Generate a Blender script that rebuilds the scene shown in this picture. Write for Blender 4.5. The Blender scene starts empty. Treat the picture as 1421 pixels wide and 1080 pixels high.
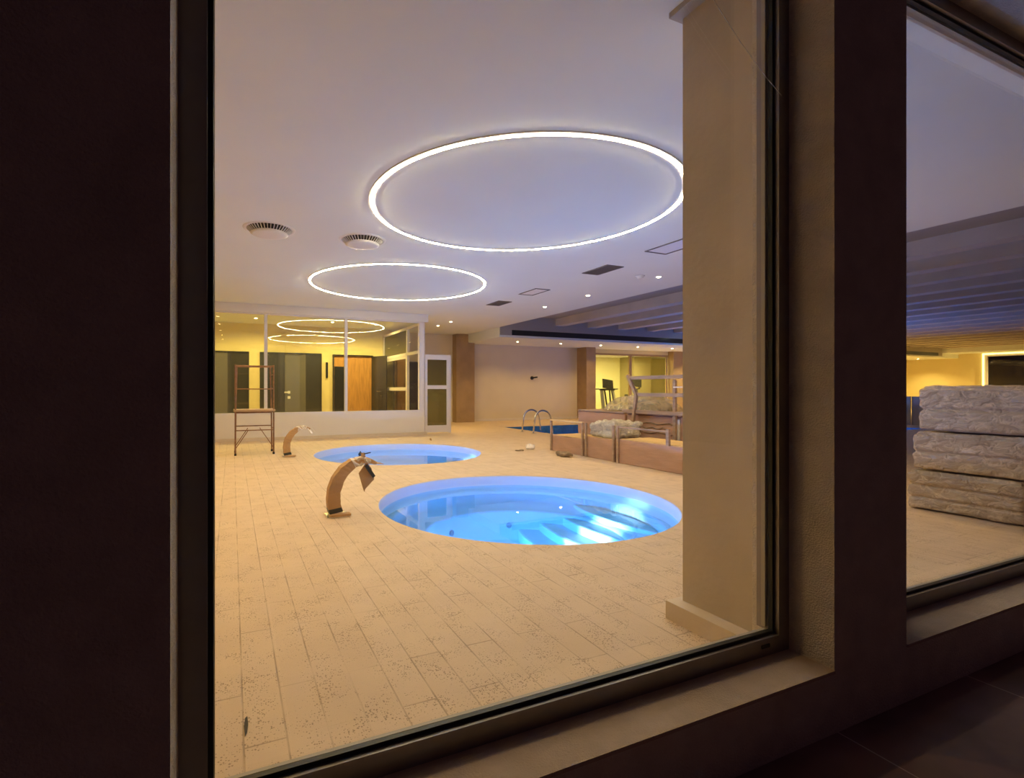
import bpy, bmesh, math, random
from mathutils import Vector, Matrix, noise
random.seed(7)
PI = math.pi
sc = bpy.context.scene
COL = sc.collection

# ------------------------------------------------------------------ camera, world, exposure
FPX, YAW = 701.0, 0.4087
cam_data = bpy.data.cameras.new('camera')
cam_data.sensor_width = 36.0
cam_data.lens = FPX * 36.0 / 1421.0
cam_data.shift_x = (710.5 - 626.0) / 1421.0
cam_data.shift_y = 0.0
cam_data.clip_start = 0.05
cam = bpy.data.objects.new('camera', cam_data)
COL.objects.link(cam)
cam.location = (0, 0, 1.2)
cam.rotation_euler = (PI / 2, 0, -YAW)
sc.camera = cam

world = bpy.data.worlds.new('night'); sc.world = world
world.use_nodes = True
bg = world.node_tree.nodes['Background']
bg.inputs[0].default_value = (0.60, 0.28, 0.42, 1)
bg.inputs[1].default_value = 0.025

sc.view_settings.view_transform = 'Standard'
sc.view_settings.look = 'None'
sc.view_settings.gamma = 1.0
sc.view_settings.use_curve_mapping = False
sc.view_settings.exposure = 0.0

YEL2 = (1.0, 0.77, 0.25)      # warmer rooms behind glass
YEL = (1.0, 0.65, 0.22)       # colour of the downlights
K_SPOT = 1.7        # scales the downlights
K_POOL = 4.9        # scales the underwater lamps
RING_EMIT = 116.0
POOL_BLUE = (0.05, 0.37, 1.0)

# ------------------------------------------------------------------ material helpers
def new_mat(name):
    m = bpy.data.materials.new(name); m.use_nodes = True
    nt = m.node_tree
    return m, nt, nt.nodes['Principled BSDF'], nt.nodes['Material Output']

def mat(name, col, rough=0.6, metal=0.0, var=0.0, vscale=3.0, bump=0.0, bscale=40.0, stretch=(1, 1, 1), coat=0.0, spec=0.5):
    m, nt, p, out = new_mat(name)
    p.inputs['Base Color'].default_value = (*col, 1)
    p.inputs['Roughness'].default_value = rough
    p.inputs['Metallic'].default_value = metal
    p.inputs['Coat Weight'].default_value = coat
    p.inputs['Specular IOR Level'].default_value = spec
    if var or bump:
        tc = nt.nodes.new('ShaderNodeTexCoord')
        mp = nt.nodes.new('ShaderNodeMapping'); mp.inputs['Scale'].default_value = stretch
        nt.links.new(tc.outputs['Object'], mp.inputs['Vector'])
    if var:
        n = nt.nodes.new('ShaderNodeTexNoise'); n.inputs['Scale'].default_value = vscale
        n.inputs['Detail'].default_value = 5
        nt.links.new(mp.outputs[0], n.inputs['Vector'])
        r = nt.nodes.new('ShaderNodeMapRange')
        r.inputs['From Min'].default_value = 0.3; r.inputs['From Max'].default_value = 0.7
        r.inputs['To Min'].default_value = 1 - var; r.inputs['To Max'].default_value = 1 + var
        nt.links.new(n.outputs['Fac'], r.inputs['Value'])
        h = nt.nodes.new('ShaderNodeHueSaturation'); h.inputs['Color'].default_value = (*col, 1)
        nt.links.new(r.outputs[0], h.inputs['Value'])
        nt.links.new(h.outputs[0], p.inputs['Base Color'])
    if bump:
        n2 = nt.nodes.new('ShaderNodeTexNoise'); n2.inputs['Scale'].default_value = bscale
        n2.inputs['Detail'].default_value = 4
        nt.links.new(mp.outputs[0], n2.inputs['Vector'])
        b = nt.nodes.new('ShaderNodeBump'); b.inputs['Strength'].default_value = bump
        b.inputs['Distance'].default_value = 0.02
        nt.links.new(n2.outputs['Fac'], b.inputs['Height'])
        nt.links.new(b.outputs[0], p.inputs['Normal'])
    return m

def emit_mat(name, col, strength):
    m, nt, p, out = new_mat(name)
    nt.nodes.remove(p)
    e = nt.nodes.new('ShaderNodeEmission')
    e.inputs[0].default_value = (*col, 1); e.inputs[1].default_value = strength
    nt.links.new(e.outputs[0], out.inputs[0])
    return m

def sheet_mat(name, tint, ior=1.45, rough=0.0, bump=0.0, bscale=5.0, gl=(1, 1, 1)):
    """clear sheet: lets light straight through, mirrors by Fresnel"""
    m, nt, p, out = new_mat(name)
    nt.nodes.remove(p)
    t = nt.nodes.new('ShaderNodeBsdfTransparent'); t.inputs[0].default_value = (*tint, 1)
    g = nt.nodes.new('ShaderNodeBsdfGlossy'); g.inputs['Roughness'].default_value = rough
    g.inputs['Color'].default_value = (*gl, 1)
    f = nt.nodes.new('ShaderNodeLayerWeight'); f.inputs[0].default_value = 0.5
    pw = nt.nodes.new('ShaderNodeMath'); pw.operation = 'POWER'; pw.inputs[1].default_value = 5
    nt.links.new(f.outputs['Facing'], pw.inputs[0])
    f0 = ((ior - 1) / (ior + 1)) ** 2
    ma = nt.nodes.new('ShaderNodeMath'); ma.operation = 'MULTIPLY_ADD'; ma.inputs[1].default_value = 1 - f0; ma.inputs[2].default_value = f0
    nt.links.new(pw.outputs[0], ma.inputs[0])
    mx = nt.nodes.new('ShaderNodeMixShader')
    nt.links.new(ma.outputs[0], mx.inputs[0]); nt.links.new(t.outputs[0], mx.inputs[1]); nt.links.new(g.outputs[0], mx.inputs[2])
    nt.links.new(mx.outputs[0], out.inputs[0])
    if bump:
        tc = nt.nodes.new('ShaderNodeTexCoord')
        n2 = nt.nodes.new('ShaderNodeTexNoise'); n2.inputs['Scale'].default_value = bscale
        nt.links.new(tc.outputs['Object'], n2.inputs['Vector'])
        b = nt.nodes.new('ShaderNodeBump'); b.inputs['Strength'].default_value = bump
        b.inputs['Distance'].default_value = 0.02
        nt.links.new(n2.outputs['Fac'], b.inputs['Height'])
        nt.links.new(b.outputs[0], g.inputs['Normal'])
    return m

def film_mat(name, col, alpha, bscale, strength=1.0, rough=0.18):
    """crinkled translucent packing film"""
    m, nt, p, out = new_mat(name)
    p.inputs['Base Color'].default_value = (*col, 1)
    p.inputs['Roughness'].default_value = rough
    p.inputs['Specular IOR Level'].default_value = 0.9
    tc = nt.nodes.new('ShaderNodeTexCoord')
    mp = nt.nodes.new('ShaderNodeMapping'); mp.inputs['Scale'].default_value = (1, 1, 1.7)
    nt.links.new(tc.outputs['Object'], mp.inputs['Vector'])
    v = nt.nodes.new('ShaderNodeTexVoronoi'); v.feature = 'DISTANCE_TO_EDGE'; v.inputs['Scale'].default_value = bscale
    n = nt.nodes.new('ShaderNodeTexNoise'); n.inputs['Scale'].default_value = bscale * 1.3
    n.inputs['Detail'].default_value = 6; n.inputs['Distortion'].default_value = 1.5
    nt.links.new(mp.outputs[0], n.inputs['Vector'])
    mixv = nt.nodes.new('ShaderNodeMixRGB'); mixv.inputs[0].default_value = 0.25
    nt.links.new(mp.outputs[0], mixv.inputs[1]); nt.links.new(n.outputs['Color'], mixv.inputs[2])
    nt.links.new(mixv.outputs[0], v.inputs['Vector'])
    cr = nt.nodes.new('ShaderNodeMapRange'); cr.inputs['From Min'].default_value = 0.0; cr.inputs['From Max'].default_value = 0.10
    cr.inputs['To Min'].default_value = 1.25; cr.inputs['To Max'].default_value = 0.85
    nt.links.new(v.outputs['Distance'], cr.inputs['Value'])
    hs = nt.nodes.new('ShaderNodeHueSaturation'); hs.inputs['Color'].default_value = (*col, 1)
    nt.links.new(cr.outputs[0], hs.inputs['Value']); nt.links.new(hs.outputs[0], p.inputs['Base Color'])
    add = nt.nodes.new('ShaderNodeMath'); add.operation = 'ADD'
    nt.links.new(v.outputs['Distance'], add.inputs[0]); nt.links.new(n.outputs['Fac'], add.inputs[1])
    b = nt.nodes.new('ShaderNodeBump'); b.inputs['Strength'].default_value = strength; b.inputs['Distance'].default_value = 0.05
    nt.links.new(add.outputs[0], b.inputs['Height']); nt.links.new(b.outputs[0], p.inputs['Normal'])
    t = nt.nodes.new('ShaderNodeBsdfTransparent'); t.inputs[0].default_value = (0.95, 0.95, 0.95, 1)
    mx = nt.nodes.new('ShaderNodeMixShader'); mx.inputs[0].default_value = alpha
    nt.links.new(t.outputs[0], mx.inputs[1]); nt.links.new(p.outputs[0], mx.inputs[2]); nt.links.new(mx.outputs[0], out.inputs[0])
    return m

# floor: narrow travertine planks running along y, open pores, faint joints
def floor_mat():
    m, nt, p, out = new_mat('travertine_planks')
    N, L = nt.nodes.new, nt.links.new
    tc = N('ShaderNodeTexCoord')
    mp = N('ShaderNodeMapping'); mp.inputs['Rotation'].default_value = (0, 0, PI / 2)
    mp.inputs['Location'].default_value = (0.1, 0.104, 0)
    L(tc.outputs['Object'], mp.inputs['Vector'])
    # joints soften irregularly
    nd = N('ShaderNodeTexNoise'); nd.inputs['Scale'].default_value = 3.5; nd.inputs['Detail'].default_value = 3
    L(tc.outputs['Object'], nd.inputs['Vector'])
    br = N('ShaderNodeTexBrick'); br.offset = 0.37; br.offset_frequency = 2; br.squash = 1
    br.inputs['Scale'].default_value = 1; br.inputs['Brick Width'].default_value = 0.86
    br.inputs['Row Height'].default_value = 0.1385; br.inputs['Mortar Size'].default_value = 0.0045
    br.inputs['Mortar Smooth'].default_value = 0.6; br.inputs['Bias'].default_value = 0
    br.inputs['Color1'].default_value = (0.0, 0, 0, 1); br.inputs['Color2'].default_value = (1, 1, 1, 1)
    L(mp.outputs[0], br.inputs['Vector'])
    base = N('ShaderNodeMixRGB')
    base.inputs[1].default_value = (0.64, 0.475, 0.315, 1); base.inputs[2].default_value = (0.71, 0.54, 0.365, 1)
    n1 = N('ShaderNodeTexNoise'); n1.inputs['Scale'].default_value = 3.2; n1.inputs['Detail'].default_value = 6
    L(tc.outputs['Object'], n1.inputs['Vector'])
    mm = N('ShaderNodeMath'); mm.operation = 'ADD'
    ms = N('ShaderNodeMath'); ms.operation = 'MULTIPLY'; ms.inputs[1].default_value = 0.35
    L(br.outputs['Color'], ms.inputs[0]); L(ms.outputs[0], mm.inputs[0])
    mr = N('ShaderNodeMapRange'); mr.inputs['From Min'].default_value = 0.35; mr.inputs['From Max'].default_value = 0.65
    mr.inputs['To Max'].default_value = 0.65
    L(n1.outputs['Fac'], mr.inputs['Value']); L(mr.outputs[0], mm.inputs[1]); L(mm.outputs[0], base.inputs[0])
    # mortar mask
    mk = N('ShaderNodeMapRange'); mk.inputs['From Min'].default_value = 0.38; mk.inputs['From Max'].default_value = 0.62
    mk.inputs['To Min'].default_value = 0.06; mk.inputs['To Max'].default_value = 0.85
    L(nd.outputs['Fac'], mk.inputs['Value'])
    mf = N('ShaderNodeMath'); mf.operation = 'MULTIPLY'
    L(br.outputs['Fac'], mf.inputs[0]); L(mk.outputs[0], mf.inputs[1])
    c2 = N('ShaderNodeMixRGB'); c2.inputs[2].default_value = (0.34, 0.24, 0.15, 1)
    L(mf.outputs[0], c2.inputs[0]); L(base.outputs[0], c2.inputs[1])
    # pores in patches
    v = N('ShaderNodeTexVoronoi'); v.inputs['Scale'].default_value = 125
    L(tc.outputs['Object'], v.inputs['Vector'])
    sz = N('ShaderNodeSeparateColor'); L(v.outputs['Color'], sz.inputs[0])
    n2 = N('ShaderNodeTexNoise'); n2.inputs['Scale'].default_value = 7; n2.inputs['Detail'].default_value = 2
    L(tc.outputs['Object'], n2.inputs['Vector'])
    thr = N('ShaderNodeMapRange'); thr.inputs['From Min'].default_value = 0.34; thr.inputs['From Max'].default_value = 0.66
    thr.inputs['To Min'].default_value = 0.10; thr.inputs['To Max'].default_value = 0.60
    L(n2.outputs['Fac'], thr.inputs['Value'])
    th2 = N('ShaderNodeMath'); th2.operation = 'MULTIPLY'
    L(thr.outputs[0], th2.inputs[0]); L(sz.outputs[0], th2.inputs[1])
    lt = N('ShaderNodeMath'); lt.operation = 'LESS_THAN'
    L(v.outputs['Distance'], lt.inputs[0]); L(th2.outputs[0], lt.inputs[1])
    lts = N('ShaderNodeMath'); lts.operation = 'MULTIPLY'; lts.inputs[1].default_value = 0.80
    L(lt.outputs[0], lts.inputs[0])
    c3 = N('ShaderNodeMixRGB'); c3.inputs[2].default_value = (0.26, 0.17, 0.10, 1)
    L(lts.outputs[0], c3.inputs[0]); L(c2.outputs[0], c3.inputs[1])
    L(c3.outputs[0], p.inputs['Base Color'])
    p.inputs['Roughness'].default_value = 0.62
    ad = N('ShaderNodeMath'); ad.operation = 'ADD'
    L(mf.outputs[0], ad.inputs[0]); L(lts.outputs[0], ad.inputs[1])
    b = N('ShaderNodeBump'); b.invert = True; b.inputs['Strength'].default_value = 0.35; b.inputs['Distance'].default_value = 0.004
    L(ad.outputs[0], b.inputs['Height']); L(b.outputs[0], p.inputs['Normal'])
    return m

def patio_mat():
    m, nt, p, out = new_mat('patio_tiles')
    N, L = nt.nodes.new, nt.links.new
    tc = N('ShaderNodeTexCoord')
    mp = N('ShaderNodeMapping'); mp.inputs['Location'].default_value = (-1.99, -0.35, 0)
    L(tc.outputs['Object'], mp.inputs['Vector'])
    br = N('ShaderNodeTexBrick'); br.offset = 0; br.inputs['Scale'].default_value = 1
    br.inputs['Brick Width'].default_value = 0.9; br.inputs['Row Height'].default_value = 0.9
    br.inputs['Mortar Size'].default_value = 0.003
    br.inputs['Color1'].default_value = (0.28, 0.17, 0.17, 1); br.inputs['Color2'].default_value = (0.25, 0.15, 0.15, 1)
    br.inputs['Mortar'].default_value = (0.62, 0.5, 0.48, 1)
    L(mp.outputs[0], br.inputs['Vector'])
    n = N('ShaderNodeTexNoise'); n.inputs['Scale'].default_value = 2.5; n.inputs['Detail'].default_value = 6
    L(tc.outputs['Object'], n.inputs['Vector'])
    h = N('ShaderNodeHueSaturation')
    r = N('ShaderNodeMapRange'); r.inputs['From Min'].default_value = .3; r.inputs['From Max'].default_value = .7
    r.inputs['To Min'].default_value = .65; r.inputs['To Max'].default_value = 1.3
    L(n.outputs['Fac'], r.inputs['Value']); L(r.outputs[0], h.inputs['Value']); L(br.outputs['Color'], h.inputs['Color'])
    L(h.outputs[0], p.inputs['Base Color']); p.inputs['Roughness'].default_value = 0.45
    return m

def wood_mat(name, col, scale=6.0, axis=1):
    st = [8, 8, 8]; st[axis] = 0.8
    return mat(name, col, 0.6, var=0.22, vscale=scale * .5, stretch=tuple(st), bump=0.15, bscale=20)

M = {}
M['floor'] = floor_mat()
M['patio'] = patio_mat()
M['ceiling'] = mat('ceiling_paint', (0.81, 0.84, 0.80), 0.9, var=0.02, vscale=1.5)
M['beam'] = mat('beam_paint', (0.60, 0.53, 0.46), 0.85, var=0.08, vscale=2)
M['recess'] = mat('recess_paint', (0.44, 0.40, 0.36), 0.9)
M['wall'] = mat('wall_paint', (0.74, 0.66, 0.54), 0.85, var=0.03, vscale=2, bump=.05, bscale=60)
M['white_wall'] = mat('white_wall_paint', (0.78, 0.72, 0.66), 0.8, var=0.02, vscale=2)
M['plaster'] = mat('column_plaster', (0.56, 0.47, 0.36), 0.8, var=0.14, vscale=1.6, bump=.12, bscale=25)
M['brown_pillar'] = mat('brown_pillar_cladding', (0.40, 0.27, 0.15), 0.7, var=0.12, vscale=3)
M['stucco'] = mat('exterior_stucco', (0.72, 0.63, 0.53), 0.95, var=0.10, vscale=8, bump=.6, bscale=160)
M['sill'] = mat('sill_render', (0.56, 0.43, 0.34), 0.9, var=0.08, vscale=12, bump=.4, bscale=180)
M['plinth'] = mat('plinth_stone', (0.70, 0.58, 0.44), 0.7, var=0.06, vscale=5, bump=.1, bscale=60)
M['alu_dark'] = mat('anodised_frame', (0.30, 0.27, 0.27), 0.38, metal=0.7, var=.05, vscale=20)
M['gasket'] = mat('rubber_gasket', (0.01, 0.01, 0.01), 0.5)
M['alu_white'] = mat('white_aluminium', (0.74, 0.69, 0.68), 0.45)
M['bead'] = mat('bead_grey', (0.42, 0.37, 0.30), 0.5)
M['glass'] = sheet_mat('clear_pane', (0.97, 0.975, 0.97), 1.42)
M['glass_room'] = sheet_mat('room_pane', (0.93, 0.94, 0.88), 1.5)
M['glass_tint'] = sheet_mat('tinted_pane', (0.52, 0.54, 0.42), 1.5)
M['dark_door'] = mat('dark_door_laminate', (0.045, 0.042, 0.040), 0.25, spec=.6)
M['grey_door'] = mat('grey_door_laminate', (0.13, 0.12, 0.105), 0.35)
M['oak'] = wood_mat('oak_door', (0.48, 0.24, 0.07), 6, 2)
M['steel'] = mat('brushed_steel', (0.75, 0.73, 0.70), 0.22, metal=1.0)
M['brass_pipe'] = mat('rusty_tube', (0.26, 0.13, 0.07), 0.55, metal=.4, var=.3, vscale=20)
M['plank'] = wood_mat('scaffold_plank', (0.45, 0.30, 0.18), 5, 0)
M['cardboard'] = mat('cardboard', (0.50, 0.30, 0.14), 0.85, var=.12, vscale=5, bump=.25, bscale=18)
M['cardboard2'] = mat('cardboard_pinkish', (0.47, 0.28, 0.19), 0.85, var=.12, vscale=4, bump=.35, bscale=10, stretch=(1, .5, 2.5))
M['cardboard3'] = mat('cardboard_ribbed', (0.44, 0.27, 0.18), 0.8, var=.14, vscale=3, bump=.6, bscale=9, stretch=(1, .3, 6))
M['cardtop'] = mat('cardboard_lid', (0.68, 0.47, 0.20), 0.8, var=.12, vscale=4)
M['tape'] = mat('masking_paper', (0.78, 0.70, 0.60), 0.7, var=.15, vscale=15, bump=.5, bscale=30)
M['black'] = mat('black_plastic', (0.015, 0.015, 0.017), 0.35)
M['darkwrap'] = mat('dark_sleeve', (0.03, 0.035, 0.035), 0.4)
M['timber'] = wood_mat('packing_timber', (0.40, 0.27, 0.18), 6, 1)
M['film'] = film_mat('packing_film', (0.70, 0.55, 0.43), 0.80, 6.0, .7, .13)
M['film_clear'] = film_mat('clear_film', (0.66, 0.55, 0.38), 0.45, 2.6, .55, .08)
M['film_cream'] = film_mat('cream_film', (0.95, 0.84, 0.62), 0.96, 10.0, 1.0, .2)
M['mattress'] = mat('mattress_foam', (0.46, 0.38, 0.32), 0.8, var=.06, vscale=4)
M['pool_shell'] = mat('pool_shell', (0.56, 0.58, 0.68), 0.35, var=.02, vscale=2)
M['pool_step'] = mat('pool_step', (0.62, 0.66, 0.74), 0.35)
M['pool_tile'] = mat('pool_tile', (0.10, 0.30, 0.52), 0.3, var=.2, vscale=12)
M['water'] = sheet_mat('water_skin', (0.41, 0.74, 1.0), 1.33, 0.02, bump=.03, bscale=2.2)
M['water_deep'] = sheet_mat('deep_water_skin', (0.35, 0.62, 0.9), 1.33, 0.03, bump=.10, bscale=1.6)
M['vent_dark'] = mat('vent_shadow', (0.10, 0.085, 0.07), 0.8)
M['vent_white'] = mat('vent_white', (0.80, 0.77, 0.72), 0.5)
M['grille'] = mat('grille_grey', (0.20, 0.17, 0.15), 0.7)
M['screen'] = mat('screen_slats', (0.30, 0.25, 0.19), .7)
M['gym_wall'] = mat('gym_wall_paint', (0.80, 0.76, 0.46), 0.85)
M['yellow_wall'] = mat('yellow_wall_paint', (0.80, 0.68, 0.36), 0.85)  # yellow of the room lamps is mixed into this wall colour
M['gym_grey'] = mat('gym_grey_plastic', (0.35, 0.34, 0.30), 0.4)
M['ring'] = emit_mat('ring_diffuser', (1.0, 0.86, 0.54), RING_EMIT)
M['lamp_on'] = emit_mat('downlight_glow', (1.0, 0.78, 0.45), 26.0)
M['lamp_cool'] = emit_mat('cool_spot_glow', (0.65, 0.9, 1.0), 30.0)
M['pool_lamp'] = emit_mat('pool_lamp_glow', (0.75, 0.92, 1.0), 18.0)
M['led'] = emit_mat('led_strip', (1.0, 0.76, 0.22), 5.0)
M['thread'] = mat('pale_thread', (0.8, 0.78, 0.72), 0.6)
M['leaf'] = mat('dark_leaf', (0.04, 0.03, 0.02), 0.7)
M['rag'] = mat('rag_cloth', (0.26, 0.18, 0.11), 0.9, var=.3, vscale=20, bump=.5, bscale=30)

# ------------------------------------------------------------------ geometry helpers
ORG = {}
def Box(bm, x0, x1, y0, y1, z0, z1):
    v = [bm.verts.new(c) for c in ((x0, y0, z0), (x1, y0, z0), (x1, y1, z0), (x0, y1, z0), (x0, y0, z1), (x1, y0, z1), (x1, y1, z1), (x0, y1, z1))]
    for f in ((0, 3, 2, 1), (4, 5, 6, 7), (0, 1, 5, 4), (1, 2, 6, 5), (2, 3, 7, 6), (3, 0, 4, 7)):
        bm.faces.new([v[i] for i in f])
    return bm
def box(x0, x1, y0, y1, z0, z1): return Box(bmesh.new(), x0, x1, y0, y1, z0, z1)
def Tube(bm, pts, r, n=10, cap=True):
    pts = [Vector(p) for p in pts]
    rs = r if isinstance(r, (list, tuple)) else [r] * len(pts)
    rings = []
    up = Vector((0, 0, 1))
    prev = None
    for i, p in enumerate(pts):
        a = pts[max(i - 1, 0)]; b = pts[min(i + 1, len(pts) - 1)]
        t = (b - a).normalized()
        if prev is None:
            u = up if abs(t.dot(up)) < 0.9 else Vector((1, 0, 0))
            s = t.cross(u).normalized()
        else:
            s = (prev - t * prev.dot(t)).normalized()
        prev = s; w = t.cross(s).normalized()
        rings.append([bm.verts.new(p + (s * math.cos(2 * PI * k / n) + w * math.sin(2 * PI * k / n)) * rs[i]) for k in range(n)])
    for i in range(len(rings) - 1):
        for k in range(n):
            bm.faces.new((rings[i][k], rings[i][(k + 1) % n], rings[i + 1][(k + 1) % n], rings[i + 1][k]))
    if cap:
        bm.faces.new(rings[0][::-1]); bm.faces.new(rings[-1])
    return bm
def tube(pts, r, n=10): return Tube(bmesh.new(), pts, r, n)
def Bar(bm, a, b, w, h, side=None):
    """rectangular bar from a to b; w measured sideways, h upward"""
    a, b = Vector(a), Vector(b); t = (b - a).normalized()
    s = Vector(side) if side else t.cross(Vector((0, 0, 1)))
    if s.length < 1e-4: s = Vector((1, 0, 0))
    s = (s - t * s.dot(t)).normalized(); u = s.cross(t).normalized()
    vs = []
    for p in (a, b):
        for i, j in ((-1, -1), (1, -1), (1, 1), (-1, 1)):
            vs.append(bm.verts.new(p + s * i * w / 2 + u * j * h / 2))
    for f in ((0, 1, 2, 3), (7, 6, 5, 4), (0, 4, 5, 1), (1, 5, 6, 2), (2, 6, 7, 3), (3, 7, 4, 0)):
        bm.faces.new([vs[i] for i in f])
    return bm
def bar(a, b, w, h, side=None): return Bar(bmesh.new(), a, b, w, h, side)
def Lathe(bm, prof, n=48, c=(0, 0, 0), a0=0):
    rings = []
    for r, z in prof:
        if r < 1e-6: rings.append([bm.verts.new((c[0], c[1], c[2] + z))])
        else: rings.append([bm.verts.new((c[0] + r * math.cos(2 * PI * k / n + a0), c[1] + r * math.sin(2 * PI * k / n + a0), c[2] + z)) for k in range(n)])
    for A, B in zip(rings, rings[1:]):
        for k in range(n):
            k2 = (k + 1) % n
            if len(A) == 1 and len(B) == 1: continue
            if len(A) == 1: bm.faces.new((A[0], B[k2], B[k]))
            elif len(B) == 1: bm.faces.new((A[k], A[k2], B[0]))
            else: bm.faces.new((A[k], A[k2], B[k2], B[k]))
    return bm
def lathe(prof, n=48, c=(0, 0, 0)): return Lathe(bmesh.new(), prof, n, c)
def Prism(bm, poly, z0, z1):
    a = [bm.verts.new((x, y, z0)) for x, y in poly]; b = [bm.verts.new((x, y, z1)) for x, y in poly]
    bm.faces.new(a[::-1]); bm.faces.new(b)
    for i in range(len(poly)):
        j = (i + 1) % len(poly); bm.faces.new((a[i], a[j], b[j], b[i]))
    return bm

def obj(name, bm, m, parent=None, org=None, bevel=0, smooth=False, kind=None):
    """world-space bmesh -> one object; children are expressed relative to their root"""
    o_ = ORG.get(parent.name, Vector((0, 0, 0))) if parent else Vector(org or (0, 0, 0))
    bmesh.ops.recalc_face_normals(bm, faces=bm.faces)
    if bevel:
        bmesh.ops.bevel(bm, geom=list(bm.edges), offset=bevel, segments=2, affect='EDGES', profile=0.6, clamp_overlap=True)
    bmesh.ops.translate(bm, verts=bm.verts, vec=-o_)
    me = bpy.data.meshes.new(name); bm.to_mesh(me); bm.free()
    if smooth:
        for p in me.polygons: p.use_smooth = True
    me.materials.append(m)
    o = bpy.data.objects.new(name, me); COL.objects.link(o)
    if parent: o.parent = parent
    else: o.location = o_
    ORG[o.name] = o_.copy()
    if kind: o['kind'] = kind
    return o
def tag(o, label, cat, group=None, kind=None):
    o['label'] = label; o['category'] = cat
    if group: o['group'] = group
    if kind: o['kind'] = kind
    return o
def thing(name, label, cat, loc, group=None, kind=None):
    o = bpy.data.objects.new(name, None); COL.objects.link(o)
    o.empty_display_size = 0.1
    o.location = loc; ORG[o.name] = Vector(loc)
    if label: tag(o, label, cat, group, kind)
    elif kind: o['kind'] = kind
    return o
def struct(name, bm, m, parent=None, **k):
    return obj(name, bm, m, parent, kind=None if parent else 'structure', **k)
def copy_tree(o, loc, label=None, group=None):
    c = o.copy(); COL.objects.link(c); c.location = loc
    if label: c['label'] = label
    if group: c['group'] = group
    ORG[c.name] = Vector(loc)
    for ch in list(o.children):
        d = ch.copy(); COL.objects.link(d); d.parent = c
        for g in list(ch.children):
            e = g.copy(); COL.objects.link(e); e.parent = d
    return c
def spot(parent, loc, aim, power, size=2.2, col=YEL, rad=0.05, blend=0.6):
    l = bpy.data.lights.new('spot_light', 'SPOT'); l.energy = power * (K_SPOT if col in (YEL, YEL2) else K_POOL); l.color = col
    l.spot_size = size; l.spot_blend = blend; l.shadow_soft_size = rad
    o = bpy.data.objects.new('spot_light', l); COL.objects.link(o)
    d = Vector(aim) - Vector(loc)
    o.rotation_euler = d.to_track_quat('-Z', 'Y').to_euler()
    o.location = Vector(loc) - (ORG[parent.name] if parent else Vector((0, 0, 0)))
    if parent: o.parent = parent
    return o
def area(parent, loc, rot, sx, sy, power, col):
    l = bpy.data.lights.new('area_light', 'AREA'); l.shape = 'RECTANGLE'; l.size = sx; l.size_y = sy
    l.energy = power; l.color = col
    o = bpy.data.objects.new('area_light', l); COL.objects.link(o)
    o.location = Vector(loc) - (ORG[parent.name] if parent else Vector((0, 0, 0))); o.rotation_euler = rot
    if parent: o.parent = parent
    return o
def displace(bm, amp, freq, seed=0, along_normal=True):
    bm.normal_update()
    for v in bm.verts:
        n = noise.fractal(v.co * freq + Vector((seed * 7.3, seed * 3.1, seed)), 1.0, 2.0, 4)
        v.co += v.normal * n * amp
def soft_box(x0, x1, y0, y1, z0, z1, cuts=10, amp=.02, freq=4, seed=0, round_=.04):
    bm = box(x0, x1, y0, y1, z0, z1)
    bmesh.ops.recalc_face_normals(bm, faces=bm.faces)
    bmesh.ops.bevel(bm, geom=list(bm.edges), offset=round_, segments=3, affect='EDGES', profile=0.5)
    bmesh.ops.subdivide_edges(bm, edges=[e for e in bm.edges if e.calc_length() > round_ * 2], cuts=cuts, use_grid_fill=True)
    displace(bm, amp, freq, seed)
    return bm

# ------------------------------------------------------------------ dimensions
CZ = 3.17                       # ceiling
XL, XR, XE = -4.0, 7.8, 36.0    # left wall, beam recess edge, far right wall
YI, YB = 1.42, 16.8             # inside of the window wall, back wall
LOWZ = 2.86
POOLS = [(2.88, 4.68), (2.88, 9.13)]
PR = 1.55
BIG = (7.85, 19.3, 8.3, 13.9)   # big pool x0 x1 y0 y1

# ------------------------------------------------------------------ floor with pool openings
fb = bmesh.new()
def rect(x0, x1, y0, y1, z=0.0):
    fb.faces.new([fb.verts.new((x, y, z)) for x, y in ((x0, y0), (x1, y0), (x1, y1), (x0, y1))])
HS = 1.9
def hole(cx, cy):
    n = 96; a = []; b = []
    for k in range(n):
        t = 2 * PI * k / n; c, s = math.cos(t), math.sin(t)
        a.append(fb.verts.new((cx + PR * c, cy + PR * s, 0)))
        m_ = HS / max(abs(c), abs(s)); b.append(fb.verts.new((cx + m_ * c, cy + m_ * s, 0)))
    for k in range(n):
        j = (k + 1) % n; fb.faces.new((a[k], b[k], b[j], a[j]))
for cx, cy in POOLS: hole(cx, cy)
cx = POOLS[0][0]; y1a, y1b = POOLS[0][1] - HS, POOLS[0][1] + HS; y2a, y2b = POOLS[1][1] - HS, POOLS[1][1] + HS
rect(XL, cx - HS, YI - .1, 22); rect(cx - HS, cx + HS, YI - .1, y1a); rect(cx - HS, cx + HS, y1b, y2a)
rect(cx - HS, cx + HS, y2b, 22); rect(cx + HS, BIG[0], YI - .1, 22)
rect(BIG[0], XE + 4, YI - .1, BIG[2]); rect(BIG[0], XE + 4, BIG[3], 22); rect(BIG[1], XE + 4, BIG[2], BIG[3])
struct('floor', fb, M['floor'])
struct('floor_outside', box(-8, 10, -6, 1.15, -.15, -.03), M['patio'])

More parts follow.
